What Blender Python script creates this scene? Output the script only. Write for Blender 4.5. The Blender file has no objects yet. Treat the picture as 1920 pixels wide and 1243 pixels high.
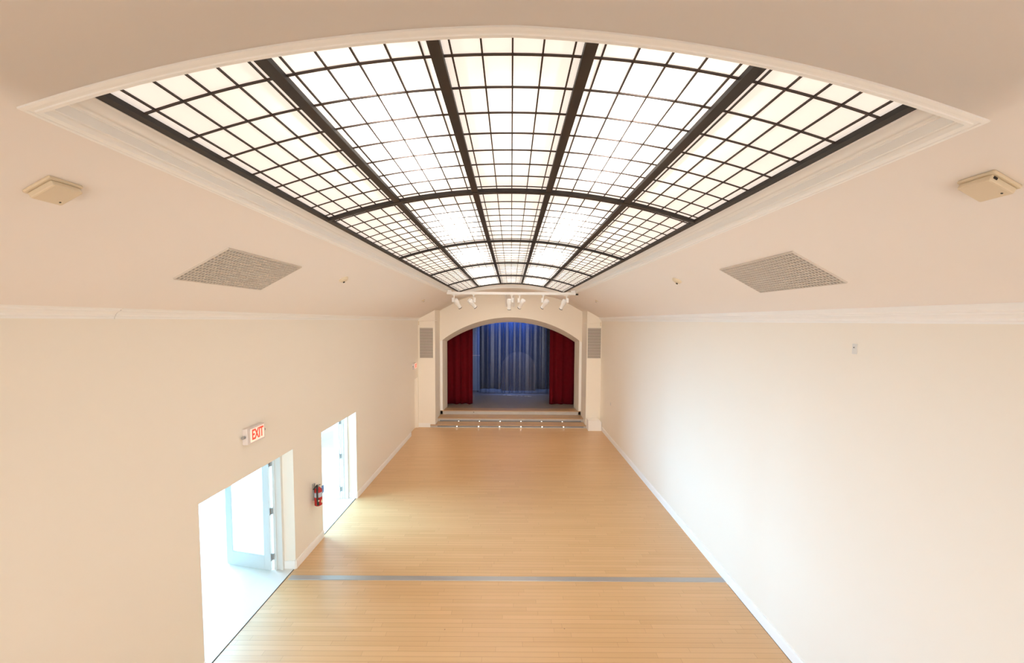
import bpy, bmesh, math, random
from mathutils import Vector, Matrix
random.seed(7)
S = bpy.context.scene
C = S.collection
R = math.radians
H = 4.4                      # eye height = eaves height

# ------------------------------------------------------------------ camera, world, lights, exposure
cam_d = bpy.data.cameras.new('camera'); cam = bpy.data.objects.new('camera', cam_d); C.objects.link(cam)
cam_d.sensor_fit = 'HORIZONTAL'; cam_d.sensor_width = 36.0
cam_d.lens = 747.0/1920*36.0
cam_d.shift_x = (960-958)/1920.0
cam_d.shift_y = (643-621.5)/1920.0
cam_d.clip_start = 0.05
cam.location = (0, 0, H)
cam.rotation_euler = (Matrix.Rotation(R(90-3.2), 3, 'X') @ Matrix.Rotation(R(0.33), 3, 'Z')).to_euler()
S.camera = cam

w = bpy.data.worlds.new('world'); S.world = w; w.use_nodes = True
w.node_tree.nodes['Background'].inputs[0].default_value = (0.9, 0.95, 1, 1)
w.node_tree.nodes['Background'].inputs[1].default_value = 0.3
S.view_settings.view_transform = 'Standard'; S.view_settings.look = 'None'
S.view_settings.exposure = 0.42; S.view_settings.gamma = 1.0; S.view_settings.use_curve_mapping = False
S.cycles.diffuse_bounces = 8; S.cycles.max_bounces = 16; S.cycles.transparent_max_bounces = 16
S.cycles.sample_clamp_indirect = 6.0; S.cycles.adaptive_threshold = 0.02

def area(name, loc, rot, sx, sy, power, col, spread=180):
    l = bpy.data.lights.new(name, 'AREA'); l.shape = 'RECTANGLE'; l.size = sx; l.size_y = sy
    l.energy = power; l.color = col; l.spread = R(spread)
    o = bpy.data.objects.new(name, l); C.objects.link(o); o.location = loc; o.rotation_euler = rot
    return o
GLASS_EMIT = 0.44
TUBE_W, TUBE_MID_W = 32, 1.6
DAY_W = 760
REAR_FILL_W = 37
# fluorescent battens in the void above the glass ceiling
for k in range(5):
    for x, p in ((-0.81, TUBE_W), (0.81, TUBE_W), (0.0, TUBE_MID_W)):
        area('batten_light', (x, 3.15+2.66*k, H+(1.52 if x else 1.58)), (0, 0, 0), 0.08, 1.5, p, (1.0, 0.94, 0.87))
# daylight at the windows of the side room
for y, k in ((5.6, 0.06), (8.2, 0.80), (10.3, 1.25)):
    area('day_and_fill_light', (-8.36, y, 1.55), (0, R(-90), 0), 2.3, 1.9, DAY_W*k, (0.34, 0.67, 1.0))
# daylight added through made-up windows behind the balcony, to brighten the hall
for x in (-2.35, 0, 2.35):
    area('day_and_fill_light', (x, -1.93, 2.3), (R(90), 0, 0), 1.6, 2.8, REAR_FILL_W, (1.0, 0.95, 0.88), 92)
# blue stage lights above the sheer drape, hidden behind the proscenium head
area('stage_light', (0, 20.9, 5.45), (R(24), 0, 0), 2.8, 0.15, 115, (0.10, 0.28, 1.0), 50)
area('stage_light', (0.3, 18.9, 5.3), (R(28), 0, 0), 2.0, 0.25, 8, (0.5, 0.6, 1.0), 60)

# ------------------------------------------------------------------ materials
def mat(name, col, rough=0.6, metal=0.0, spec=0.5, noise=0.0, nscale=3.0, emit=None, estr=0.0, bump=0.0, bscale=200):
    m = bpy.data.materials.new(name); m.use_nodes = True
    nt = m.node_tree; b = nt.nodes['Principled BSDF']
    b.inputs['Base Color'].default_value = (*col, 1); b.inputs['Roughness'].default_value = rough
    b.inputs['Metallic'].default_value = metal; b.inputs['Specular IOR Level'].default_value = spec
    if emit: b.inputs['Emission Color'].default_value = (*emit, 1); b.inputs['Emission Strength'].default_value = estr
    tc = nt.nodes.new('ShaderNodeTexCoord')
    if noise:
        n = nt.nodes.new('ShaderNodeTexNoise'); n.inputs['Scale'].default_value = nscale; n.inputs['Detail'].default_value = 4
        nt.links.new(tc.outputs['Object'], n.inputs['Vector'])
        mx = nt.nodes.new('ShaderNodeMix'); mx.data_type = 'RGBA'
        mx.inputs['A'].default_value = (*[c*(1-noise) for c in col], 1); mx.inputs['B'].default_value = (*[min(1, c*(1+noise)) for c in col], 1)
        nt.links.new(n.outputs['Fac'], mx.inputs['Factor']); nt.links.new(mx.outputs['Result'], b.inputs['Base Color'])
    if bump:
        n = nt.nodes.new('ShaderNodeTexNoise'); n.inputs['Scale'].default_value = bscale
        nt.links.new(tc.outputs['Object'], n.inputs['Vector'])
        bp = nt.nodes.new('ShaderNodeBump'); bp.inputs['Strength'].default_value = bump; bp.inputs['Distance'].default_value = 0.004
        nt.links.new(n.outputs['Fac'], bp.inputs['Height']); nt.links.new(bp.outputs['Normal'], b.inputs['Normal'])
    return m

WALL = mat('cream_paint', (0.89, 0.835, 0.745), 0.55, spec=0.35, noise=0.015, nscale=0.6)
CEIL = mat('ceiling_paint', (0.875, 0.825, 0.785), 0.7, spec=0.2, noise=0.015, nscale=0.6)
TRIM = mat('white_trim_paint', (0.93, 0.92, 0.90), 0.4, spec=0.4)
WHITE = mat('white_gloss_paint', (0.74, 0.73, 0.70), 0.35)
BEAM = mat('dark_brown_metal', (0.018, 0.012, 0.009), 0.5, noise=0.3, nscale=12)
BAR = mat('brown_lead', (0.035, 0.018, 0.012), 0.5)
GREYM = mat('grey_metal', (0.42, 0.42, 0.42), 0.35, metal=0.6)
RISER = mat('grey_riser', (0.50, 0.475, 0.45), 0.5, noise=0.1, nscale=4)
SLATE = mat('slate_strip', (0.19, 0.20, 0.22), 0.4)
LED = mat('step_light', (1, 1, 1), 0.4, emit=(1, 0.98, 0.94), estr=1.6)
VELVET = mat('red_velvet', (0.095, 0.002, 0.006), 0.9, spec=0.1, noise=0.15, nscale=6)
BLACK = mat('black_cloth', (0.02, 0.02, 0.025), 0.9, spec=0.1)
STAGE = mat('grey_vinyl', (0.26, 0.23, 0.20), 0.32, noise=0.08, nscale=2)
GRILLE = mat('grey_grille_metal', (0.66, 0.60, 0.54), 0.45, metal=0.3)
GRBACK = mat('duct_dark', (0.24, 0.20, 0.17), 0.8)
BEIGE = mat('beige_plastic', (0.72, 0.61, 0.45), 0.45)
DARK = mat('dark_hole', (0.02, 0.015, 0.01), 0.6)
SIGNW = mat('sign_white', (0.72, 0.66, 0.64), 0.4)
SIGNF = mat('sign_face', (0.85, 0.7, 0.62), 0.4, emit=(1.0, 0.62, 0.48), estr=0.45)
SIGNR = mat('sign_red', (0.8, 0.05, 0.03), 0.4, emit=(1.0, 0.06, 0.03), estr=0.75)
RED = mat('red_enamel', (0.40, 0.015, 0.015), 0.25)
RUBBER = mat('black_rubber', (0.015, 0.012, 0.01), 0.5)
CHROME = mat('brushed_steel', (0.6, 0.6, 0.6), 0.25, metal=0.9)
BLUE = mat('blue_tag', (0.16, 0.32, 0.72), 0.5)
LBLUE = mat('grey_label', (0.45, 0.5, 0.6), 0.5)
CREAML = mat('cream_label', (0.85, 0.78, 0.6), 0.5)
LAMPW = mat('white_lamp_enamel', (0.86, 0.84, 0.82), 0.35)
BROWNP = mat('brown_panel', (0.045, 0.03, 0.024), 0.6, noise=0.3, nscale=5)
BLUEP = mat('pale_blue_panel', (0.18, 0.28, 0.45), 0.6)
SIDEFL = mat('bright_maple', (0.72, 0.66, 0.58), 0.4, noise=0.05, nscale=4)
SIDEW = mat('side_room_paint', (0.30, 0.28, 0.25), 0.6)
TINSEL = mat('silver_tinsel', (0.8, 0.78, 0.78), 0.3, metal=0.4)
THRESH = mat('pale_sill', (0.72, 0.68, 0.62), 0.4)

def wood(name, c0, c1, rowh, length, rough=0.35):
    m = bpy.data.materials.new(name); m.use_nodes = True; nt = m.node_tree; b = nt.nodes['Principled BSDF']
    N = lambda t: nt.nodes.new(t); L = nt.links.new
    def math_(op, a, bb=None):
        n = N('ShaderNodeMath'); n.operation = op
        for i, v in enumerate((a, bb)):
            if v is None: continue
            if isinstance(v, (int, float)): n.inputs[i].default_value = v
            else: L(v, n.inputs[i])
        return n.outputs[0]
    tc = N('ShaderNodeTexCoord'); sp = N('ShaderNodeSeparateXYZ'); L(tc.outputs['Object'], sp.inputs[0])
    ry = math_('DIVIDE', sp.outputs['Y'], rowh); row = math_('FLOOR', ry); fy = math_('FRACT', ry)
    wn = N('ShaderNodeTexWhiteNoise'); wn.noise_dimensions = '1D'; L(row, wn.inputs['W'])
    bx = math_('ADD', math_('DIVIDE', sp.outputs['X'], length), math_('MULTIPLY', wn.outputs['Value'], 7.3))
    col = math_('FLOOR', bx); fx = math_('FRACT', bx)
    cv = N('ShaderNodeCombineXYZ'); L(row, cv.inputs[0]); L(col, cv.inputs[1])
    wn2 = N('ShaderNodeTexWhiteNoise'); wn2.noise_dimensions = '2D'; L(cv.outputs[0], wn2.inputs['Vector'])
    # grain streaks along the board
    mp = N('ShaderNodeMapping'); mp.inputs['Scale'].default_value = (0.9, 26, 1); L(tc.outputs['Object'], mp.inputs['Vector'])
    gn = N('ShaderNodeTexNoise'); gn.inputs['Scale'].default_value = 1.0; gn.inputs['Detail'].default_value = 5; L(mp.outputs[0], gn.inputs['Vector'])
    gb = N('ShaderNodeTexNoise'); gb.inputs['Scale'].default_value = 0.35; L(tc.outputs['Object'], gb.inputs['Vector'])
    f = math_('ADD', math_('MULTIPLY', wn2.outputs['Value'], 0.42), math_('MULTIPLY', gn.outputs['Fac'], 0.58))
    f = math_('ADD', math_('MULTIPLY', f, 0.8), math_('MULTIPLY', gb.outputs['Fac'], 0.2))
    mx = N('ShaderNodeMix'); mx.data_type = 'RGBA'; mx.inputs['A'].default_value = (*c0, 1); mx.inputs['B'].default_value = (*c1, 1); L(f, mx.inputs['Factor'])
    g1 = math_('LESS_THAN', fy, 0.045); g2 = math_('LESS_THAN', fx, 0.0022)
    gap = math_('MULTIPLY', math_('MAXIMUM', g1, g2), 0.62)
    mg = N('ShaderNodeMix'); mg.data_type = 'RGBA'; L(gap, mg.inputs['Factor']); L(mx.outputs['Result'], mg.inputs['A'])
    mg.inputs['B'].default_value = (c0[0]*0.35, c0[1]*0.3, c0[2]*0.25, 1)
    # small dark knots
    vo = N('ShaderNodeTexVoronoi'); vo.inputs['Scale'].default_value = 1.7; L(tc.outputs['Object'], vo.inputs['Vector'])
    kn = math_('MULTIPLY', math_('LESS_THAN', vo.outputs['Distance'], 0.016), 0.7)
    mk = N('ShaderNodeMix'); mk.data_type = 'RGBA'; L(kn, mk.inputs['Factor']); L(mg.outputs['Result'], mk.inputs['A']); mk.inputs['B'].default_value = (0.12, 0.05, 0.02, 1)
    L(mk.outputs['Result'], b.inputs['Base Color']); b.inputs['Roughness'].default_value = rough
    b.inputs['Specular IOR Level'].default_value = 0.6
    b.inputs['Coat Weight'].default_value = 0.25; b.inputs['Coat Roughness'].default_value = 0.28
    return m
WOOD = wood('maple_strip_floor', (0.53, 0.315, 0.14), (0.68, 0.44, 0.225), 0.083, 1.3)
TREAD = wood('tread_wood', (0.42, 0.25, 0.12), (0.56, 0.36, 0.19), 0.083, 1.3)

def glass_mat():
    m = bpy.data.materials.new('backlit_textured_glass'); m.use_nodes = True; nt = m.node_tree; nt.nodes.clear()
    N = lambda t: nt.nodes.new(t); L = nt.links.new
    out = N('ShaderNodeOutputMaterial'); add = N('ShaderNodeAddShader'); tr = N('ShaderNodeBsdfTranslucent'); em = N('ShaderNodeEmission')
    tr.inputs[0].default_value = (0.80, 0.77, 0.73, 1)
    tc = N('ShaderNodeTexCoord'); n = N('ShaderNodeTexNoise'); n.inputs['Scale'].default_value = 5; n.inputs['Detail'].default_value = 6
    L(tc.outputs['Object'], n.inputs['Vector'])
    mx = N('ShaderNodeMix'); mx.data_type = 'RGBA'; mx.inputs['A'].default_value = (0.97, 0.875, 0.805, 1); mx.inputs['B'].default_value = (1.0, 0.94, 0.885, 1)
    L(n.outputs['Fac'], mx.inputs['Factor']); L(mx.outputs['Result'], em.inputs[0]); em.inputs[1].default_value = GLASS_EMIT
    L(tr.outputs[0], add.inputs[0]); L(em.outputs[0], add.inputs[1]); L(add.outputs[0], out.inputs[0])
    return m
GLASS = glass_mat()

def sheer_mat():
    m = bpy.data.materials.new('clear_sheer_drape'); m.use_nodes = True; nt = m.node_tree; nt.nodes.clear()
    N = lambda t: nt.nodes.new(t); L = nt.links.new
    out = N('ShaderNodeOutputMaterial'); mix = N('ShaderNodeMixShader'); tp = N('ShaderNodeBsdfTransparent')
    a = N('ShaderNodeAddShader'); g = N('ShaderNodeBsdfGlossy'); d = N('ShaderNodeBsdfDiffuse')
    g.inputs[0].default_value = (0.20, 0.22, 0.28, 1); g.inputs['Roughness'].default_value = 0.3; d.inputs[0].default_value = (0.07, 0.085, 0.13, 1)
    lw = N('ShaderNodeLayerWeight'); lw.inputs[0].default_value = 0.45
    rp = N('ShaderNodeMapRange'); rp.inputs['To Min'].default_value = 0.20; rp.inputs['To Max'].default_value = 1.0
    L(lw.outputs['Facing'], rp.inputs['Value'])
    L(g.outputs[0], a.inputs[0]); L(d.outputs[0], a.inputs[1]); L(rp.outputs[0], mix.inputs[0]); L(tp.outputs[0], mix.inputs[1]); L(a.outputs[0], mix.inputs[2]); L(mix.outputs[0], out.inputs[0])
    return m
SHEER = sheer_mat()

def clear_glass():
    m = bpy.data.materials.new('clear_door_glass'); m.use_nodes = True; nt = m.node_tree; nt.nodes.clear()
    N = lambda t: nt.nodes.new(t); L = nt.links.new
    out = N('ShaderNodeOutputMaterial'); mix = N('ShaderNodeMixShader'); tp = N('ShaderNodeBsdfTransparent'); g = N('ShaderNodeBsdfGlossy')
    g.inputs['Roughness'].default_value = 0.02; mix.inputs[0].default_value = 0.06
    L(tp.outputs[0], mix.inputs[1]); L(g.outputs[0], mix.inputs[2]); L(mix.outputs[0], out.inputs[0])
    return m
DGLASS = clear_glass()

# ------------------------------------------------------------------ mesh helpers
class MB:
    def __init__(s): s.bm = bmesh.new()
    def face(s, pts):
        return s.bm.faces.new([s.bm.verts.new(p) for p in pts])
    def box(s, x0, x1, y0, y1, z0, z1, bevel=0.0, rot=None):
        r = bmesh.ops.create_cube(s.bm, size=1)
        vs = r['verts']
        for v in vs: v.co = Vector(((x0+x1)/2+v.co.x*(x1-x0), (y0+y1)/2+v.co.y*(y1-y0), (z0+z1)/2+v.co.z*(z1-z0)))
        if rot is not None:
            for v in vs: v.co = rot @ v.co
        if bevel:
            es = {e for v in vs for e in v.link_edges}
            bmesh.ops.bevel(s.bm, geom=list(es), offset=bevel, segments=2, affect='EDGES', profile=0.5)
        return s
    def cyl(s, p, q, r, r2=None, seg=16, caps=True):
        p, q = Vector(p), Vector(q); d = q-p
        M = Matrix.Translation((p+q)/2) @ d.to_track_quat('Z', 'Y').to_matrix().to_4x4()
        bmesh.ops.create_cone(s.bm, cap_ends=caps, segments=seg, radius1=r, radius2=r if r2 is None else r2, depth=d.length, matrix=M)
        return s
    def lathe(s, prof, seg=20, M=None):
        M = M or Matrix.Identity(4); rings = []
        for r, z in prof:
            rings.append([s.bm.verts.new(M @ Vector((r*math.cos(2*math.pi*k/seg), r*math.sin(2*math.pi*k/seg), z))) for k in range(seg)])
        for a, b in zip(rings, rings[1:]):
            for k in range(seg): s.bm.faces.new((a[k], a[(k+1) % seg], b[(k+1) % seg], b[k]))
        s.bm.faces.new(rings[0][::-1]); s.bm.faces.new(rings[-1])
        return s
    def tube(s, pts, r, seg=8):
        for a, b in zip(pts, pts[1:]): s.cyl(a, b, r, seg=seg)
        return s
    def prism(s, poly, axis, a, b):
        """poly of 2-D points extruded along axis from a to b (axis 'x': (y,z); 'y': (x,z); 'z': (x,y))"""
        def P(u, v, t): return {'x': (t, u, v), 'y': (u, t, v), 'z': (u, v, t)}[axis]
        A = [s.bm.verts.new(P(u, v, a)) for u, v in poly]; B = [s.bm.verts.new(P(u, v, b)) for u, v in poly]
        n = len(poly)
        for i in range(n): s.bm.faces.new((A[i], A[(i+1) % n], B[(i+1) % n], B[i]))
        s.bm.faces.new(A[::-1]); s.bm.faces.new(B)
        return s
    def build(s, name, material, parent=None, smooth=False, recalc=True):
        if recalc: bmesh.ops.recalc_face_normals(s.bm, faces=s.bm.faces)
        me = bpy.data.meshes.new(name); s.bm.to_mesh(me); s.bm.free()
        me.materials.append(material)
        if smooth:
            for p in me.polygons: p.use_smooth = True
            me.set_sharp_from_angle(angle=R(40))
        o = bpy.data.objects.new(name, me); C.objects.link(o)
        if parent: o.parent = parent
        return o
def tag(o, label, cat, group=None):
    o['label'] = label; o['category'] = cat
    if group: o['group'] = group
    return o
def thing(name, label, cat, loc=(0, 0, 0), rot=(0, 0, 0), group=None):
    o = bpy.data.objects.new(name, None); C.objects.link(o); o.empty_display_size = 0.1
    o.location = loc; o.rotation_euler = rot
    return tag(o, label, cat, group)
def struct(o): o['kind'] = 'structure'; return o
def sroot(name, loc=(0, 0, 0)):
    o = bpy.data.objects.new(name, None); C.objects.link(o); o.location = loc; return struct(o)
def dup(root, loc=None, rot=None, label=None):
    r = root.copy(); C.objects.link(r)
    if loc is not None: r.location = loc
    if rot is not None: r.rotation_euler = rot
    if label: r['label'] = label
    for ch in list(root.children):
        c = ch.copy(); C.objects.link(c); c.parent = r
        for g in list(ch.children):
            d = g.copy(); C.objects.link(d); d.parent = c
    return r

# ------------------------------------------------------------------ measured dimensions
XL, XR = -3.78, 3.68
SL, X0 = 0.54, 3.86
OPX, OY0, OY1 = 2.10, 1.80, 15.095          # skylight opening
GX, GY0, GY1 = 1.975, 1.925, 14.97          # glazing
def near_edge(x):                            # the near edge of the opening runs a little askew
    x = max(-OPX, min(OPX, x)); return OY0+0.034*abs(x)+0.015*x
def ceil_h(x):
    x = abs(x)
    if x > 2.18: return SL*(X0-x)
    return 1.24-(7.30-math.sqrt(7.30**2-x*x))
def glass_h(x): return 1.396-(6.16-math.sqrt(6.16**2-x*x))
D1, D2, D3 = (4.72, 6.81), (7.85, 9.62), (14.92, 16.12)
DH = 2.15
YP, YW, YB = 16.2, 17.33, 18.17             # pier face, proscenium wall front, back
ZS = 0.45                                    # stage height
YBACK = -2.0

# ------------------------------------------------------------------ the setting
struct(MB().box(XL-0.02, XR+0.2, YBACK-0.2, 17.3, -0.1, 0).build('floor', WOOD))
struct(MB().box(-8.7, XL-0.02, 1.0, 13.5, -0.1, 0).build('floor', SIDEFL))

m = MB(); T = 0.37
def wl(y0, y1, z0, z1, x0=XL-T): m.box(x0, XL, y0, y1, z0, z1)
ZT = H+0.06
wl(YBACK, D1[0], 0, ZT); wl(D1[0], D1[1], DH, ZT); wl(D1[1], D2[0], 0, ZT); wl(D2[0], D2[1], DH, ZT)
wl(D2[1], D3[0], 0, ZT); wl(D3[0], D3[1], 2.085, ZT); wl(D3[1], 18.2, 0, ZT)
bmesh.ops.remove_doubles(m.bm, verts=m.bm.verts, dist=1e-4)
struct(m.build('wall_left', WALL))
struct(MB().box(XR, XR+0.25, YBACK, 18.2, 0, H+0.11).build('wall_right', WALL))
struct(MB().box(XL-T, XR+0.25, YBACK-0.25, YBACK, 0, 5.75).build('wall_back', WALL))

# proscenium wall with piers
def arch_z(x, half, spring, apex):
    x = min(abs(x), half); rise = apex-spring; r = (half*half+rise*rise)/(2*rise)
    return apex-(r-math.sqrt(r*r-x*x))
FH, FS, FA = 2.98, 3.55, 4.545
BH, BS, BA = 2.91, 3.445, 4.335
m = MB(); n = 40
fx = [-FH+2*FH*i/n for i in range(n+1)]
def col4(x0, x1, z0f, z1f, z0b, z1b, b0, b1):
    t0, t1 = H+ceil_h(x0), H+ceil_h(x1)
    m.face([(x0, YW, z0f), (x1, YW, z1f), (x1, YW, t1), (x0, YW, t0)])
    m.face([(b0, YB, z0b), (b1, YB, z1b), (b1, YB, t1), (b0, YB, t0)])
    m.face([(x0, YW, z0f), (x1, YW, z1f), (b1, YB, z1b), (b0, YB, z0b)])
    m.face([(x0, YW, t0), (x1, YW, t1), (b1, YB, t1), (b0, YB, t0)])
for a, b in zip(fx, fx[1:]):
    ba, bb = a*BH/FH, b*BH/FH
    col4(a, b, arch_z(a, FH, FS, FA), arch_z(b, FH, FS, FA), arch_z(ba, BH, BS, BA), arch_z(bb, BH, BS, BA), ba, bb)
for s in (-1, 1):
    xe = XL if s < 0 else XR
    ns = 6
    for i in range(ns):
        a = s*FH+(xe-s*FH)*i/ns; b = s*FH+(xe-s*FH)*(i+1)/ns
        ba = s*BH+(xe-s*BH)*i/ns; bb = s*BH+(xe-s*BH)*(i+1)/ns
        col4(a, b, 0, 0, 0, 0, ba, bb)
    m.face([(s*FH, YW, 0), (s*FH, YW, FS), (s*BH, YB, BS), (s*BH, YB, 0)])
bmesh.ops.remove_doubles(m.bm, verts=m.bm.verts, dist=1e-4)
struct(m.build('wall_far', WALL))
for s, xe in ((-1, XL), (1, XR)):
    xi = s*3.09
    p = sorted([(xi, H+ceil_h(xi)), (xe, H+ceil_h(xe))])
    struct(MB().prism([(p[0][0], 0), (p[1][0], 0), p[1], p[0]], 'y', YP, YW-0.001).build('wall_far_pier', WALL))
# white jamb boards of the arch
for s in (-1, 1):
    struct(MB().prism([(s*3.085, ZS), (s*2.985, ZS), (s*2.985, FS-0.01), (s*3.085, FS-0.075)], 'y', YW-0.02, YW).build('trim_1', TRIM))

# ceiling: vault slab with the skylight opening cut out
xs = [XL-0.3]+[XL+(-2.18-XL)*i/6 for i in range(7)]+[-OPX]+[-OPX+2*OPX*i/36 for i in range(1, 36)]+[OPX]+[2.18+(XR-2.18)*i/6 for i in range(7)]+[XR+0.25]
ys = [YBACK-0.25]+[YBACK+(OY0-YBACK)*i/4 for i in range(1, 4)]+[OY0]+[OY0+(OY1-OY0)*i/6 for i in range(1, 7)]+[YW+0.9]
m = MB()
G = [[m.bm.verts.new((x, near_edge(x) if y == OY0 else y, H+ceil_h(x))) for x in xs] for y in ys]
for j in range(len(ys)-1):
    for i in range(len(xs)-1):
        if OY0-1e-6 <= ys[j] and ys[j+1] <= OY1+1e-6 and xs[i] >= -OPX-1e-6 and xs[i+1] <= OPX+1e-6: continue
        m.bm.faces.new((G[j][i], G[j+1][i], G[j+1][i+1], G[j][i+1]))
o = m.build('ceiling', CEIL, smooth=True, recalc=False)
so = o.modifiers.new('solid', 'SOLIDIFY'); so.thickness = 0.10; so.offset = -1
struct(o)
# void above the glass
m = MB(); zb, zt = H+1.30, H+2.2
m.box(-2.35, -2.25, 1.5, 15.4, H+0.98, zt); m.box(2.25, 2.35, 1.5, 15.4, H+0.98, zt)
vp = [(-2.35+4.7*i/24, H+ceil_h(-2.35+4.7*i/24)+.05) for i in range(25)]+[(2.35, zt), (-2.35, zt)]
m.prism(vp, 'y', 1.45, 1.5); m.prism(vp, 'y', 15.4, 15.45); m.box(-2.35, 2.35, 1.45, 15.45, zt, zt+0.05)
struct(m.build('ceiling_void', WALL))

# moulded surround of the skylight
prof = [(-.055, 0, 0), (-.054, 0, -.008), (-.044, 0, -.012), (-.036, 0, -.012), (-.034, 0, -.007), (-.020, 0, -.009), (-.017, 0, -.014), (0, 0, -.014), (.004, 0, -.006),
        (.007, .03, 0), (.011, .05, 0), (.013, .09, 0), (.020, .09, 0), (.024, .56, 0), (.030, .56, 0), (.032, .61, 0), (.042, .62, 0), (.046, .67, 0), (.060, .70, 0), (.078, .77, 0), (.090, .87, 0), (.097, .88, 0), (.101, .94, 0), (.118, .95, 0), (.125, 1.0, 0)]
NA = 40
def loop(d, t, off):
    pts = []
    X = OPX-d
    f = lambda x: H+ceil_h(x)+t*(glass_h(min(abs(x), 2.2))-ceil_h(x))+off
    for i in range(NA+1): x = -X+2*X*i/NA; pts.append((x, near_edge(x)+d, f(x)))
    for i in range(NA+1): x = X-2*X*i/NA; pts.append((x, OY1-d, f(x)))
    return pts
m = MB(); Ls = [[m.bm.verts.new(p) for p in loop(*q)] for q in prof]
for a, b in zip(Ls, Ls[1:]):
    k = len(a)
    for i in range(k): m.bm.faces.new((a[i], a[(i+1) % k], b[(i+1) % k], b[i]))
struct(m.build('trim_2', TRIM, smooth=True))

# crown moulding along both eaves
cp = [(0, -.005), (.010, -.005), (.012, .014), (.022, .020), (.026, .036), (.050, .060), (.072, .070), (.076, .084), (.092, .090), (.100, .103), (.10, .16), (0, .16)]
def crown(x, s, y0, y1):
    m = MB(); pts = []
    for d, h in cp:
        X = x+s*d; hh = min(h, ceil_h(X)-0.001) if h > .1 else h
        pts.append((X, H+hh))
    m.prism(pts, 'y', y0, y1); return struct(m.build('trim_3', TRIM))
crown(XL, 1, YBACK, 3.788); crown(XL, 1, 3.797, YP)      # the visible seam of the left moulding
crown(XR, -1, YBACK, YP)
# baseboards
def base_y(name, x, s, y0, y1, h=0.15):
    m = MB(); m.prism([(x, 0), (x+s*.018, 0), (x+s*.018, h-.03), (x+s*.012, h-.012), (x+s*.012, h), (x, h)], 'y', y0, y1); struct(m.build(name, TRIM))
base_y('baseboard_left', XL, 1, YBACK, D1[0]); base_y('baseboard_left', XL, 1, D1[1], D2[0]); base_y('baseboard_left', XL, 1, D2[1], D3[0])
base_y('baseboard_right', XR, -1, YBACK, YP, 0.17)
for x0, x1 in ((XL+0.001, -3.3),):
    struct(MB().box(x0, x1, YP-0.018, YP, 0, 0.17).build('baseboard_far', TRIM))
# side room shell beyond the doorways
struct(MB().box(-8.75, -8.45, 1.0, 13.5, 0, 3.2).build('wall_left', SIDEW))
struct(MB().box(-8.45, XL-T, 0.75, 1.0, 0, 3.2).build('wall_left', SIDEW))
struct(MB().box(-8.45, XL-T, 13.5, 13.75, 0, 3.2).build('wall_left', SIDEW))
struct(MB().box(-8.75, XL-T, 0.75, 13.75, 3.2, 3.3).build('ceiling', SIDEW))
for i, x in enumerate((-2.35, 0, 2.35)):  # frames for the made-up rear windows that carry the added fill
    m = MB(); y0, y1 = YBACK, YBACK+.05
    for u in (-.86, .80): m.box(x+u, x+u+.06, y0, y1, .84, 3.76)
    for v in (.84, 3.70): m.box(x-.80, x+.80, y0, y1, v, v+.06)
    struct(m.build('window_%d' % (i+5), WHITE))
for i, y in enumerate((5.6, 8.2, 10.3)):
    m = MB()
    m.box(-8.45, -8.38, y-1.05, y-0.96, 0.3, 2.8).box(-8.45, -8.38, y+0.96, y+1.05, 0.3, 2.8).box(-8.45, -8.38, y-0.96, y+0.96, 2.71, 2.8).box(-8.45, -8.38, y-0.96, y+0.96, 0.3, 0.39)
    struct(m.build('window_%d' % (i+2), WHITE))

struct(MB().box(XR-.0215, XR-.0175, 4.0, 6.45, 0, .004).build('trim_5', DARK))
# ------------------------------------------------------------------ skylight
sky = sroot('window_1', (0, GY0, H+1.07))
sky['label'] = 'long barrel vaulted glass skylight with dark brown ribs and small cream panes'
off = Vector((0, -GY0, -(H+1.07)))
BX = [-1.955, -1.215, -0.39, 0.39, 1.215, 1.955]
RY = [1.945, 4.316, 6.98, 9.62, 12.28, 14.95]
def arc_strip(m, x0, x1, y0, y1, h0, h1, n):
    """curved bar following the glass between heights h0..h1 (above the glass arc)"""
    ps = []
    for i in range(n+1):
        x = x0+(x1-x0)*i/n; z = glass_h(x)+H
        ps.append([m.bm.verts.new(Vector(q)+off) for q in ((x, y0, z+h0), (x, y1, z+h0), (x, y1, z+h1), (x, y0, z+h1))])
    for a, b in zip(ps, ps[1:]):
        for k in range(4): m.bm.faces.new((a[k], a[(k+1) % 4], b[(k+1) % 4], b[k]))
    m.bm.faces.new(ps[0]); m.bm.faces.new(ps[-1][::-1])
for x in BX:
    hw = 0.018 if abs(x) > 1.9 else 0.031
    m = MB(); arc_strip(m, x-hw, x+hw, GY0, GY1, -0.03, 0.03, 2); m.build('beam', BEAM, sky)
for j, y in enumerate(RY):
    if j == 0: continue
    m = MB(); arc_strip(m, -1.95, 1.95, y-0.026, y+0.026, -0.035, 0.028, 40); m.build('rib', BEAM, sky)
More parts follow.
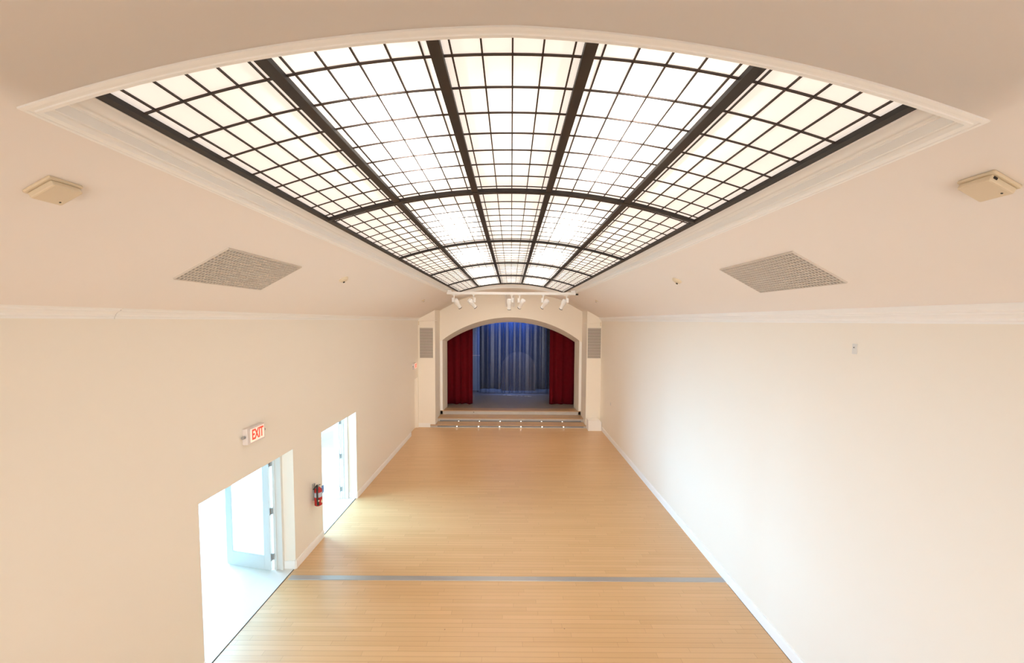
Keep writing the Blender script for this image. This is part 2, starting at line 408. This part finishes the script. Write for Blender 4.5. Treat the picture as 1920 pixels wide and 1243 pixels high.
for j in range(5):
    y0, y1 = RY[j], RY[j+1]
    if j == 0: bars = [4.213-0.2925*k for k in range(8)]
    else:
        L_ = y1-y0; bars = [y0+0.13+(L_-0.26)*k/8 for k in range(9)]
    for i in range(5):
        x0, x1 = BX[i], BX[i+1]
        m = MB(); nn = 8
        rows = [[m.bm.verts.new(Vector((x0+(x1-x0)*k/nn, yy, H+glass_h(x0+(x1-x0)*k/nn)+hh))+off) for k in range(nn+1)] for yy, hh in ((y0, 0), (y1, 0))]
        for k in range(nn): m.bm.faces.new((rows[0][k], rows[0][k+1], rows[1][k+1], rows[1][k]))
        g = m.build('glass_panel', GLASS, sky, smooth=True)
        m = MB()
        for yy in bars: arc_strip(m, x0, x1, yy-0.0055, yy+0.0055, -0.009, 0.004, 8)
        mid, w_ = (x0+x1)/2, (x1-x0)
        e = 0.074
        for k in range(5):
            xx = x0+e+(w_-2*e)*k/4
            arc_strip(m, xx-0.0045, xx+0.0045, y0, y1, -0.008, 0.004, 1)
        m.build('glazing_bars', BAR, g)

# ------------------------------------------------------------------ doors
def glazed_door(name, d, width=0.92, swing=12):
    hx, hy = -4.165, d[1]-0.035
    r = sroot(name, (hx, hy, 0))
    # frame fixed to the far reveal, seen past the plaster return
    f = MB(); f.box(0.03, 0.15, -0.005, 0.034, 0, DH); f.box(0.155, 0.19, -0.022, 0.034, 0, DH); f.box(0.06, 0.085, -0.02, 0.0, 0, DH)
    fy = -(d[1]-0.035-d[0])
    f.box(0.03, 0.15, fy, fy+0.035, 0, DH); f.box(0.155, 0.19, fy, fy+0.057, 0, DH)
    f.build('door_frame', WHITE, r)
    plinth = MB(); plinth.box(0.195, 0.385, 0.015, 0.034, 0, 0.15).build('baseboard', TRIM, r)
    M = Matrix.Rotation(R(-swing), 3, 'Z')
    def lbox(m, x0, x1, y0, y1, z0, z1, bv=0.003): m.box(x0, x1, y0, y1, z0, z1, bv, rot=M); return m
    W = width; t0, t1 = -0.045, 0.0
    lf = MB()
    lbox(lf, -0.125, 0, t0, t1, 0.012, 2.12); lbox(lf, -W, -W+0.125, t0, t1, 0.012, 2.12)
    lbox(lf, -W+0.125, -0.125, t0, t1, 0.012, 0.26); lbox(lf, -W+0.125, -0.125, t0, t1, 1.99, 2.12)
    leaf = lf.build('leaf', WHITE, r)
    lbox(MB(), -W+0.125, -0.125, -0.026, -0.019, 0.26, 1.99, 0).build('glass_pane', DGLASS, leaf)
    bd = MB()
    for a, b, c, e in ((-W+.125, -W+.137, .26, 1.99), (-.137, -.125, .26, 1.99), (-W+.137, -.137, .26, .272), (-W+.137, -.137, 1.978, 1.99)): lbox(bd, a, b, -0.040, -0.005, c, e, 0)
    bd.build('glazing_bead', WHITE, leaf)
    for z in (0.25, 1.07, 1.92):
        hm = MB(); hm.box(0.0, 0.034, -0.034, -0.006, z-0.055, z+0.055, 0.002); hm.cyl((0.004, -0.045, z-0.06), (0.004, -0.045, z+0.06), 0.010)
        hm.build('hinge', GREYM, r)
    return r
glazed_door('door_1', D1); glazed_door('door_2', D2, 0.86)
# closed plain door in the corner recess
r = sroot('door_3', (XL-0.12, D3[0], 0))
MB().box(-0.045, 0, 0.0, D3[1]-D3[0], 0.006, 2.085).build('leaf', WALL, r)
fr = MB(); fr.box(0, 0.02, D3[1]-D3[0]-0.06, D3[1]-D3[0], 0, 2.085); fr.box(0, 0.02, 0, 0.05, 0, 2.085); fr.build('door_frame', WALL, r)
MB().box(-0.045, 0.099, 0.0, D3[1]-D3[0], -0.05, 0.0).build('sill', WOOD, r)
for d in (D1, D2):
    o = MB().box(XL-T, XL-0.03, d[0], d[1], 0, 0.008).build('trim_4', THRESH); struct(o)
    struct(MB().box(XL-0.03, XL-0.018, d[0], d[1], -0.01, 0.002).build('trim_4', DARK))

# ------------------------------------------------------------------ floor strip
m = MB(); m.prism([(6.505, 0), (6.515, 0.007), (6.62, 0.007), (6.63, 0)], 'x', XL+0.03, XR-0.02)
tag(m.build('threshold_strip', GREYM), 'flat grey metal strip running across the wooden floor by the doorway', 'floor strip')

# ------------------------------------------------------------------ stage steps and platform
def step(label, x0, x1, y0, y1, z0, z1, sx0, sx1, lx, name='stage_step'):
    r = thing(name, label, 'step', ((x0+x1)/2, y0, z0)); ox = (x0+x1)/2; h = z1-z0
    rs = MB().box(x0-ox, x1-ox, 0.008, 0.013, 0, h-0.03).build('riser', RISER, r)
    yn = max(0.05, min(y1-y0, YP-0.004-y0)) if x1-x0 > 6.2 else y1-y0     # the widest step is notched around the piers
    def notch(e, ya): return [(x0-ox+e, ya), (x1-ox-e, ya), (x1-ox-e, yn), (3.083-ox, yn), (3.083-ox, y1-y0), (-3.083-ox, y1-y0), (-3.083-ox, yn), (x0-ox+e, yn)] if x1-x0 > 6.2 else [(x0-ox+e, ya), (x1-ox-e, ya), (x1-ox-e, yn), (x0-ox+e, yn)]
    MB().prism(notch(.002, .012), 'z', 0, h-0.031).build('core', RISER, r)
    MB().prism(notch(0, -.012), 'z', h-0.03, h).build('tread', TREAD, r)
    if lx:
        MB().box(sx0-ox, sx1-ox, 0.004, 0.0125, h*0.28, h*0.62).build('light_strip', SLATE, rs)
        for x in lx:
            MB().cyl((x-ox, 0.005, h*0.45), (x-ox, -0.006, h*0.45), 0.022, seg=12).build('step_light', LED, r)
    return r
step('lowest wooden step below the stage, widest, with six small lights', -3.29, 3.11, 16.145, 16.70, 0, 0.12, -3.0, 3.0, [-2.2, -1.31, -.45, .43, 1.3, 2.18])
step('middle wooden step below the stage with a row of six small lights', -3.085, 3.085, 16.71, 17.32, 0, 0.272, -3.0, 3.0, [-2.2, -1.32, -.44, .44, 1.32, 2.2])
pl = thing('stage_platform', 'raised stage platform with wooden front edge and grey floor under the arch', 'stage', (0, 17.33, 0))
rs = MB().box(-3.085, 3.085, 0.0, 0.03, 0.275, ZS-0.03).build('riser', RISER, pl)
MB().cyl((-1.62, 0.0, 0.37), (-1.62, -0.006, 0.37), 0.018).build('socket', DARK, rs)
m = MB(); m.prism([(-3.085, -0.02), (3.085, -0.02), (3.085, 0.004), (2.96, 0.0045), (2.92, 0.48), (-2.92, 0.48), (-2.96, 0.0045), (-3.085, 0.004)], 'z', ZS-0.03, ZS)
m.build('nosing', TREAD, pl)
m = MB(); m.box(-2.9, 2.9, 0.48, 0.86, 0.0, ZS); m.box(-5.5, 5.5, 0.86, 6.6, 0, ZS); m.build('stage_floor', STAGE, pl)
# stage box
struct(MB().box(-5.6, 5.6, 23.8, 24.0, 0, 6.2).build('wall_stage', BLACK))
struct(MB().box(-5.6, -5.5, 18.18, 23.8, 0, 6.2).build('wall_stage', BLACK))
struct(MB().box(5.5, 5.6, 18.18, 23.8, 0, 6.2).build('wall_stage', BLACK))
struct(MB().box(-5.6, 5.6, 18.18, 24.0, 6.2, 6.3).build('ceiling_stage', BLACK))

# ------------------------------------------------------------------ drapes
def drape(name, x0, x1, y, z0, z1, fold, amp, material, label, cat, seed, group=None, hem=0.0, nx=240, nz=14, sharp=0.0, thick=True, solid_side=None):
    rnd = random.Random(seed)
    xs_, ph, x = [], [], x0
    # folds of unequal width
    knots = [x0]
    while knots[-1] < x1: knots.append(knots[-1]+fold*rnd.uniform(0.55, 1.6))
    amps = [rnd.uniform(0.5, 1.3) for _ in knots]
    m = MB(); V = []
    for j in range(nz+1):
        t = j/nz; row = []
        for i in range(nx+1):
            x = x0+(x1-x0)*i/nx
            k = max(q for q in range(len(knots)) if knots[q] <= x+1e-9); k = min(k, len(knots)-2)
            u = (x-knots[k])/(knots[k+1]-knots[k])
            c = math.sin(math.pi*u)**(1+sharp)*amps[k]*(1 if k % 2 else -1)
            sway = 0.15*math.sin(3*t+1.7*k)
            zz = z0+(z1-z0)*t
            if j == 0 and hem: zz += hem*math.sin(9*x+seed)*0.6+hem*math.sin(23*x)*0.4
            row.append(m.bm.verts.new((x-(x0+x1)/2+0.012*sway*(1-t), amp*c*(1.15-0.35*t)+0.01*sway, zz-z0)))
        V.append(row)
    for a, b in zip(V, V[1:]):
        for i in range(nx): m.bm.faces.new((a[i], a[i+1], b[i+1], b[i]))
    o = m.build(name, material, smooth=True)
    for p in o.data.polygons: p.use_smooth = True
    if thick:
        s_ = o.modifiers.new('cloth', 'SOLIDIFY'); s_.thickness = 0.006; s_.offset = 0
    o.location = ((x0+x1)/2, y, z0)
    return tag(o, label, cat, group)
drape('stage_curtain', -3.35, -1.80, 18.66, ZS+0.012, 4.95, 0.17, 0.055, VELVET, 'dark red velvet stage curtain beside the pale blue strip of backdrop', 'curtain', 3, 'red stage curtains', hem=0.012)
drape('stage_curtain', 1.83, 3.35, 18.72, ZS+0.012, 4.95, 0.17, 0.055, VELVET, 'dark red velvet stage curtain on the side of the white box', 'curtain', 5, 'red stage curtains', hem=0.012)
drape('sheer_drape', -2.3, 2.3, 21.35, ZS+0.045, 5.25, 0.36, 0.09, SHEER, 'clear shimmering sheer drape lit blue hanging across the stage', 'drape', 11, hem=0.03, nx=900, nz=16, sharp=4.0, thick=False)
drape('backdrop_curtain', -4.6, 4.6, 22.9, ZS+0.01, 5.7, 0.3, 0.06, BLACK, 'black backdrop curtain at the back of the stage behind the sheer drape', 'curtain', 21, hem=0.0)
# arched brown panel behind the sheer drape
m = MB(); pts = [(-0.95, 0)]+[(-0.95*math.cos(math.pi*i/24), 1.25+0.95*math.sin(math.pi*i/24)) for i in range(25)]+[(0.95, 0)]
m.prism(pts, 'y', 0, 0.05)
o = tag(m.build('arched_panel', BROWNP), 'dim brown arched panel standing behind the sheer drape', 'panel'); o.location = (0.42, 22.3, ZS)
r = thing('backdrop_screen', 'tall pale blue screen beside the red curtain behind the sheer drape', 'screen', (-2.05, 22.0, ZS))
MB().box(-0.55, 0.32, 0, 0.03, 0.05, 2.0).build('panel', BLUEP, r); MB().box(-0.57, 0.34, -0.01, 0.04, 2.0, 2.04).build('top_rail', LBLUE, r)
MB().box(-0.55, 0.32, 0.005, 0.035, 2.04, 4.6).build('upper_panel', BLUEP, r)
MB().box(-0.5, -0.46, -0.1, 0.14, 0, 0.05).build('foot', DARK, r); MB().box(0.2, 0.24, -0.1, 0.14, 0, 0.05).build('foot', DARK, r)
# tinsel lying on the stage floor
m = MB(); rnd = random.Random(4)
for i in range(46):
    x = rnd.uniform(-0.75, 0.75); y = -0.25*(x+0.75)+rnd.uniform(-.04, .04)
    a = rnd.uniform(0, 3.1); l = rnd.uniform(.02, .05)
    m.cyl((x-l*math.cos(a), y-l*math.sin(a), 0.006), (x+l*math.cos(a), y+l*math.sin(a), 0.012), 0.006, seg=5)
o = tag(m.build('tinsel_strands', TINSEL), 'silver tinsel scraps lying on the grey stage floor', 'tinsel'); o['kind'] = 'stuff'; o.location = (0.35, 21.0, ZS)

# ------------------------------------------------------------------ ceiling grilles, detectors
def slope_rot(s):
    """frame lying on the sloping ceiling: x up the slope, z into the room"""
    n = math.sqrt(1+SL*SL)
    x = Vector((-s/n, 0, SL/n)); z = Vector((-s*SL/n, 0, -1/n)); y = z.cross(x)
    return Matrix((x, y, z)).transposed().to_euler()
def on_slope(x, y): return (x, y, H+ceil_h(x))
g = thing('ceiling_grille', 'large grey egg-crate grille in the ceiling slope above the doorways', 'vent', on_slope(-2.895, 4.39), slope_rot(-1), 'ceiling grilles')
GW, GL = 0.585, 1.28
MB().box(-GW/2, GW/2, -GL/2, GL/2, 0.001, 0.003).build('backing', GRBACK, g)
m = MB(); k = 0.041
nx_, ny_ = int(GW/k), int(GL/k)
for i in range(nx_+1): x = -GW/2+GW*i/nx_; m.box(x-.006, x+.006, -GL/2, GL/2, 0.003, 0.014)
for i in range(ny_+1): y = -GL/2+GL*i/ny_; m.box(-GW/2, GW/2, y-.006, y+.006, 0.003, 0.0145)
m.build('mesh', GRILLE, g)
m = MB()
for a in ((-GW/2-.008, GW/2+.008, -GL/2-.008, -GL/2), (-GW/2-.008, GW/2+.008, GL/2, GL/2+.008), (-GW/2-.008, -GW/2, -GL/2, GL/2), (GW/2, GW/2+.008, -GL/2, GL/2)): m.box(*a, 0.0, 0.016)
m.build('frame', GRILLE, g)
dup(g, on_slope(2.89, 4.41), slope_rot(1), 'large grey egg-crate grille in the ceiling slope over the blank wall')

dt = thing('detector_box', 'square beige detector box on the ceiling slope on the doorway side', 'detector', on_slope(-2.53, 2.24), slope_rot(-1), 'square detector boxes')
MB().box(-.085, .085, -.085, .085, 0, .018, .006).build('base', BEIGE, dt)
MB().box(-.075, .075, -.075, .075, .018, .052, .008).build('cover', BEIGE, dt)
MB().cyl((-.045, -.045, .051), (-.045, -.045, .054), .005, seg=8).build('indicator', DARK, dt)
MB().box(.040, .062, -.0765, -.074, .024, .036).build('slot', DARK, dt)
dup(dt, on_slope(2.50, 2.13), slope_rot(1), 'square beige detector box on the ceiling slope over the blank wall')
sd = thing('smoke_detector', 'small round detector on the ceiling slope beyond the doorway side grille', 'detector', on_slope(-2.66, 6.36), slope_rot(-1), 'small round detectors')
MB().lathe([(.075, 0), (.075, .012), (.06, .035), (.03, .045)], 20).build('base', BEIGE, sd)
MB().cyl((-.02, 0, .043), (-.02, 0, .058), .016, seg=12).build('sensor', DARK, sd)
dup(sd, on_slope(2.64, 6.38), slope_rot(1), 'small round detector on the ceiling slope beyond the grille over the blank wall')
sp = thing('sprinkler_head', 'tiny sprinkler head far along the ceiling slope near the stage, doorway side', 'sprinkler', on_slope(-2.72, 12.36), slope_rot(-1), 'sprinkler heads')
MB().lathe([(.06, 0), (.06, .006), (.02, .012), (.015, .05)], 14).build('escutcheon', BEIGE, sp)
MB().cyl((0, 0, .048), (0, 0, .054), .03, seg=14).build('deflector', GREYM, sp)
dup(sp, on_slope(2.68, 12.53), slope_rot(1), 'tiny sprinkler head far along the ceiling slope near the stage, blank wall side')

# ------------------------------------------------------------------ lighting bar and spotlights
BY, BZ = 13.0, H+0.885
lb = thing('lighting_bar', 'white lighting bar spanning the far end of the skylight', 'lighting bar', (0, BY, BZ))
MB().box(-2.09, 2.09, -.03, .03, -.045, .040, .008).build('track', LAMPW, lb)
for s in (-1, 1): MB().box(s*2.0-.06, s*2.0+.06, -.05, .05, .03, .10, .006).build('bracket', LAMPW, lb)
MB().box(2.09, 2.17, -.04, .03, -.05, .0).build('junction', DARK, lb)
SPOT_FILL_W = 45
def spot(x, pan, tilt, side, label):
    r = thing('spotlight', label, 'spotlight', (x, BY, BZ-.047), (0, 0, 0), 'spotlights on the lighting bar')
    m = MB(); m.box(-.045, .045, -.03, .03, -.025, 0, .004); m.cyl((0, 0, -.02), (0, 0, -.14), .018, seg=10); m.build('mount', LAMPW, r)
    MB().box(side*.03-.035, side*.03+.035, -.045, .045, -.25, -.10, .012).build('gear_box', LAMPW, r)
    # barrel: local -Z axis aimed down and towards the stage
    M = Matrix.Translation((-side*.085, .05, -.25)) @ Matrix.Rotation(R(pan), 4, 'Z') @ Matrix.Rotation(R(tilt), 4, 'X')
    b = MB().lathe([(.02, .125), (.070, .115), (.082, .09), (.082, -.03), (.060, -.06), (.055, -.22), (.058, -.225)], 20, M).build('barrel', LAMPW, r, smooth=True)
    MB().lathe([(.059, -.222), (.061, -.24), (.050, -.24), (.048, -.232)], 20, M).build('lens_rim', RUBBER, b)
    l = bpy.data.lights.new('added_spot_fill', 'SPOT'); l.energy = SPOT_FILL_W; l.color = (1.0, 0.87, 0.70); l.spot_size = R(130); l.spot_blend = 1.0; l.shadow_soft_size = .05  # beam added to brighten the far end; the fixtures look unlit
    lo = bpy.data.objects.new('added_spot_fill', l); C.objects.link(lo); lo.parent = r; lo.matrix_local = M @ Matrix.Translation((0, 0, -.25))
    y = MB(); y.cyl(Vector((side*.01, 0, -.15)), M @ Vector((side*.085, 0, 0)), .012, seg=8); y.build('yoke', LAMPW, r)
    return r
spot(-1.86, -38, 42, -1, 'white spotlight on the lighting bar, closest to the doorway side wall')
spot(-1.22, -50, 48, 1, 'white spotlight second along the lighting bar from the doorway side')
spot(0.02, 0, 16, 1, 'white spotlight hanging in front of the grey box on the lighting bar')
spot(0.27, 32, 46, -1, 'white spotlight on the lighting bar just beside the grey box')
spot(1.04, 40, 46, -1, 'white spotlight on the lighting bar second from its dark junction end')
spot(1.80, 40, 34, 1, 'white spotlight on the lighting bar closest to its dark junction end')

# grey box above the arch
r = thing('wall_box', 'grey metal box on the wall above the stage arch behind the spotlights', 'electrical box', (-0.05, YW, 5.0))
MB().box(-.17, .17, -.10, 0, 0, .56, .004).build('body', GRILLE, r)
MB().box(-.20, -.175, -.11, 0, -.01, .57).build('side_flange', LAMPW, r); MB().box(.175, .20, -.11, 0, -.01, .57).build('side_flange', LAMPW, r)

# ------------------------------------------------------------------ wall grilles on the piers
def pier_grille(xc, zc, label):
    r = thing('wall_grille', label, 'vent', (xc, YP, zc), (0, 0, 0), 'grilles on the stage piers')
    W_, H_ = .56, 1.25
    MB().box(-W_/2, W_/2, -.006, 0, -H_/2, H_/2).build('backing', GRBACK, r)
    m = MB(); n = 21
    for i in range(n):
        z = -H_/2+H_*(i+.5)/n
        m.box(-W_/2+.01, W_/2-.01, -.026, -.006, z-.016, z+.010)
    m.build('louvres', GRILLE, r)
    f = MB()
    f.box(-W_/2-.015, -W_/2+.01, -.03, 0, -H_/2-.015, H_/2+.015).box(W_/2-.01, W_/2+.015, -.03, 0, -H_/2-.015, H_/2+.015)
    f.box(-W_/2, W_/2, -.03, 0, -H_/2-.015, -H_/2+.008).box(-W_/2, W_/2, -.03, 0, H_/2-.008, H_/2+.015)
    f.build('frame', WALL, r)
pier_grille(-3.44, 3.475, 'tall grey louvred grille on the stage pier nearest the exit sign')
pier_grille(3.39, 3.50, 'tall grey louvred grille on the stage pier above the white box')

# thin rods across the top of each pier
def rod(x0, x1, z0, z1, label, drop):
    r = thing('wall_rod', label, 'rod', ((x0+x1)/2, YP-.04, (z0+z1)/2))
    cx, cz = (x0+x1)/2, (z0+z1)/2
    n = 10; pts = [(x0-cx+(x1-x0)*i/n, 0, z0-cz+(z1-z0)*i/n-.03*math.sin(math.pi*i/n)*(1 if drop > 0 else 0)) for i in range(n+1)]
    MB().tube(pts, .012).build('bar', WALL, r)
    e = pts[0] if drop < 0 else pts[-1]
    MB().cyl(e, (e[0], 0, e[2]-.16), .014).build('end_drop', BEIGE, r)
    for q in (pts[2], pts[-3]): MB().cyl(q, (q[0], .04, q[2]), .01).build('bracket', WALL, r)
rod(-3.74, -2.98, 4.36, 4.39, 'thin cream rod across the pier above the louvred grille by the exit sign', -1)
rod(2.95, 3.63, 4.30, 4.36, 'thin cream rod sagging across the pier above the white box', 1)

# white box at the foot of the pier
r = thing('step_end_box', 'white wooden box with a rounded corner beside the steps against the pier', 'box', (3.385, 15.77, 0))
m = MB(); m.box(-.265, .265, 0, .40, 0, .42, .0)
es = [e for e in m.bm.edges if all(v.co.x > .26 for v in e.verts) and all(v.co.z > .41 for v in e.verts)]
bmesh.ops.bevel(m.bm, geom=es, offset=.10, segments=6, affect='EDGES', profile=.5)
m.build('body', TRIM, r)
MB().box(-.27, .19, -.008, .40, .42, .435, .003).build('lid', TRIM, r)

# ------------------------------------------------------------------ wall fittings
def text_mesh(s, size, depth, name, material, parent, loc, rot, sx=1.0):
    cu = bpy.data.curves.new('t', 'FONT'); cu.body = s; cu.size = size; cu.extrude = depth; cu.align_x = 'CENTER'; cu.align_y = 'CENTER'; cu.offset = 0.004
    to = bpy.data.objects.new('t', cu); C.objects.link(to)
    dg = bpy.context.evaluated_depsgraph_get(); me = bpy.data.meshes.new_from_object(to.evaluated_get(dg))
    bpy.data.objects.remove(to); bpy.data.curves.remove(cu)
    M = Matrix.Translation(loc) @ rot.to_4x4() @ Matrix.Diagonal((sx, 1, 1, 1)); me.transform(M)
    me.name = name; me.materials.clear(); me.materials.append(material)
    o = bpy.data.objects.new(name, me); C.objects.link(o); o.parent = parent; return o
ex = thing('exit_sign', 'lit red EXIT sign on the wall above the nearest glazed doorway', 'exit sign', (XL, 5.73, 2.735), (0, 0, 0), 'exit signs')
MB().box(0, .075, -.20, .20, -.115, .115, .008).build('housing', SIGNW, ex)
MB().box(.075, .079, -.135, .175, -.095, .095).build('face', SIGNF, ex)
RT = Matrix(((0, 0, 1), (1, 0, 0), (0, 1, 0)))
text_mesh('EXIT', .205, .002, 'letters', SIGNR, ex, (.081, .02, 0), RT, .62)
for y in (-.225, .225): MB().cyl((.035, y-.02*(1 if y > 0 else -1), 0), (.035, y+.02*(1 if y > 0 else -1), 0), .022, seg=12).build('end_lamp', GREYM, ex)
dup(ex, (XL, 15.42, 2.62), None, 'lit red exit sign above the plain door in the corner by the stage')

fe = thing('fire_extinguisher', 'red fire extinguisher with blue tag hanging between the two glazed doorways', 'fire extinguisher', (XL+.10, 7.47, 0.84))
MB().lathe([(.055, 0), (.068, .012), (.07, .03), (.07, .27), (.062, .315), (.035, .345), (.026, .36)], 24).build('cylinder', RED, fe, smooth=True)
m = MB(); m.cyl((0, 0, .355), (0, 0, .40), .02, seg=12); m.box(-.015, .015, -.03, .03, .375, .405, .004); m.build('valve', CHROME, fe)
MB().box(-.012, .012, -.10, .05, .405, .418, .003, rot=Matrix.Rotation(R(12), 3, 'X')).build('handle', RUBBER, fe)
MB().box(-.012, .012, -.09, .04, .375, .386, .003, rot=Matrix.Rotation(R(-6), 3, 'X')).build('lever', RUBBER, fe)
m = MB(); m.tube([(.0, -.03, .39), (.02, -.075, .40), (.03, -.098, .36), (.03, -.105, .26), (.03, -.10, .16), (.03, -.088, .10)], .016); m.cyl((.03, -.088, .12), (.03, -.08, .04), .016, .024)
m.build('hose', RUBBER, fe, smooth=True)
MB().cyl((0, 0, .175), (0, 0, .265), .0712, seg=24, caps=False).build('label', LBLUE, fe)
MB().cyl((.066, .0, .085), (.0725, .0, .085), .032, seg=14).build('sticker', CREAML, fe)
MB().box(.05, .056, .03, .11, .21, .36, .002).build('inspection_tag', BLUE, fe)
MB().box(-.10, -.07, -.03, .03, .10, .42).build('bracket', GREYM, fe)
MB().cyl((.05, -.098, .13), (.062, -.10, .13), .014, seg=10).build('gauge', CREAML, fe)

r = thing('wall_socket', 'small white cable socket high on the blank wall under the moulding', 'socket', (XR, 4.25, 4.12))
MB().box(-.008, 0, -.03, .03, -.055, .055, .003).build('plate', WHITE, r)
MB().cyl((-.014, 0, .015), (-.008, 0, .015), .016, seg=14).build('ring', WHITE, r); MB().cyl((-.016, 0, .015), (-.013, 0, .015), .006, seg=10).build('jack', DARK, r)
r = thing('light_switch', 'white light switch low on the blank wall near the stage', 'switch', (XR, 14.5, 1.36))
MB().box(-.008, 0, -.04, .04, -.06, .06, .003).build('plate', WHITE, r); MB().box(-.016, -.008, -.012, .012, -.022, .022, .002).build('rocker', WHITE, r)
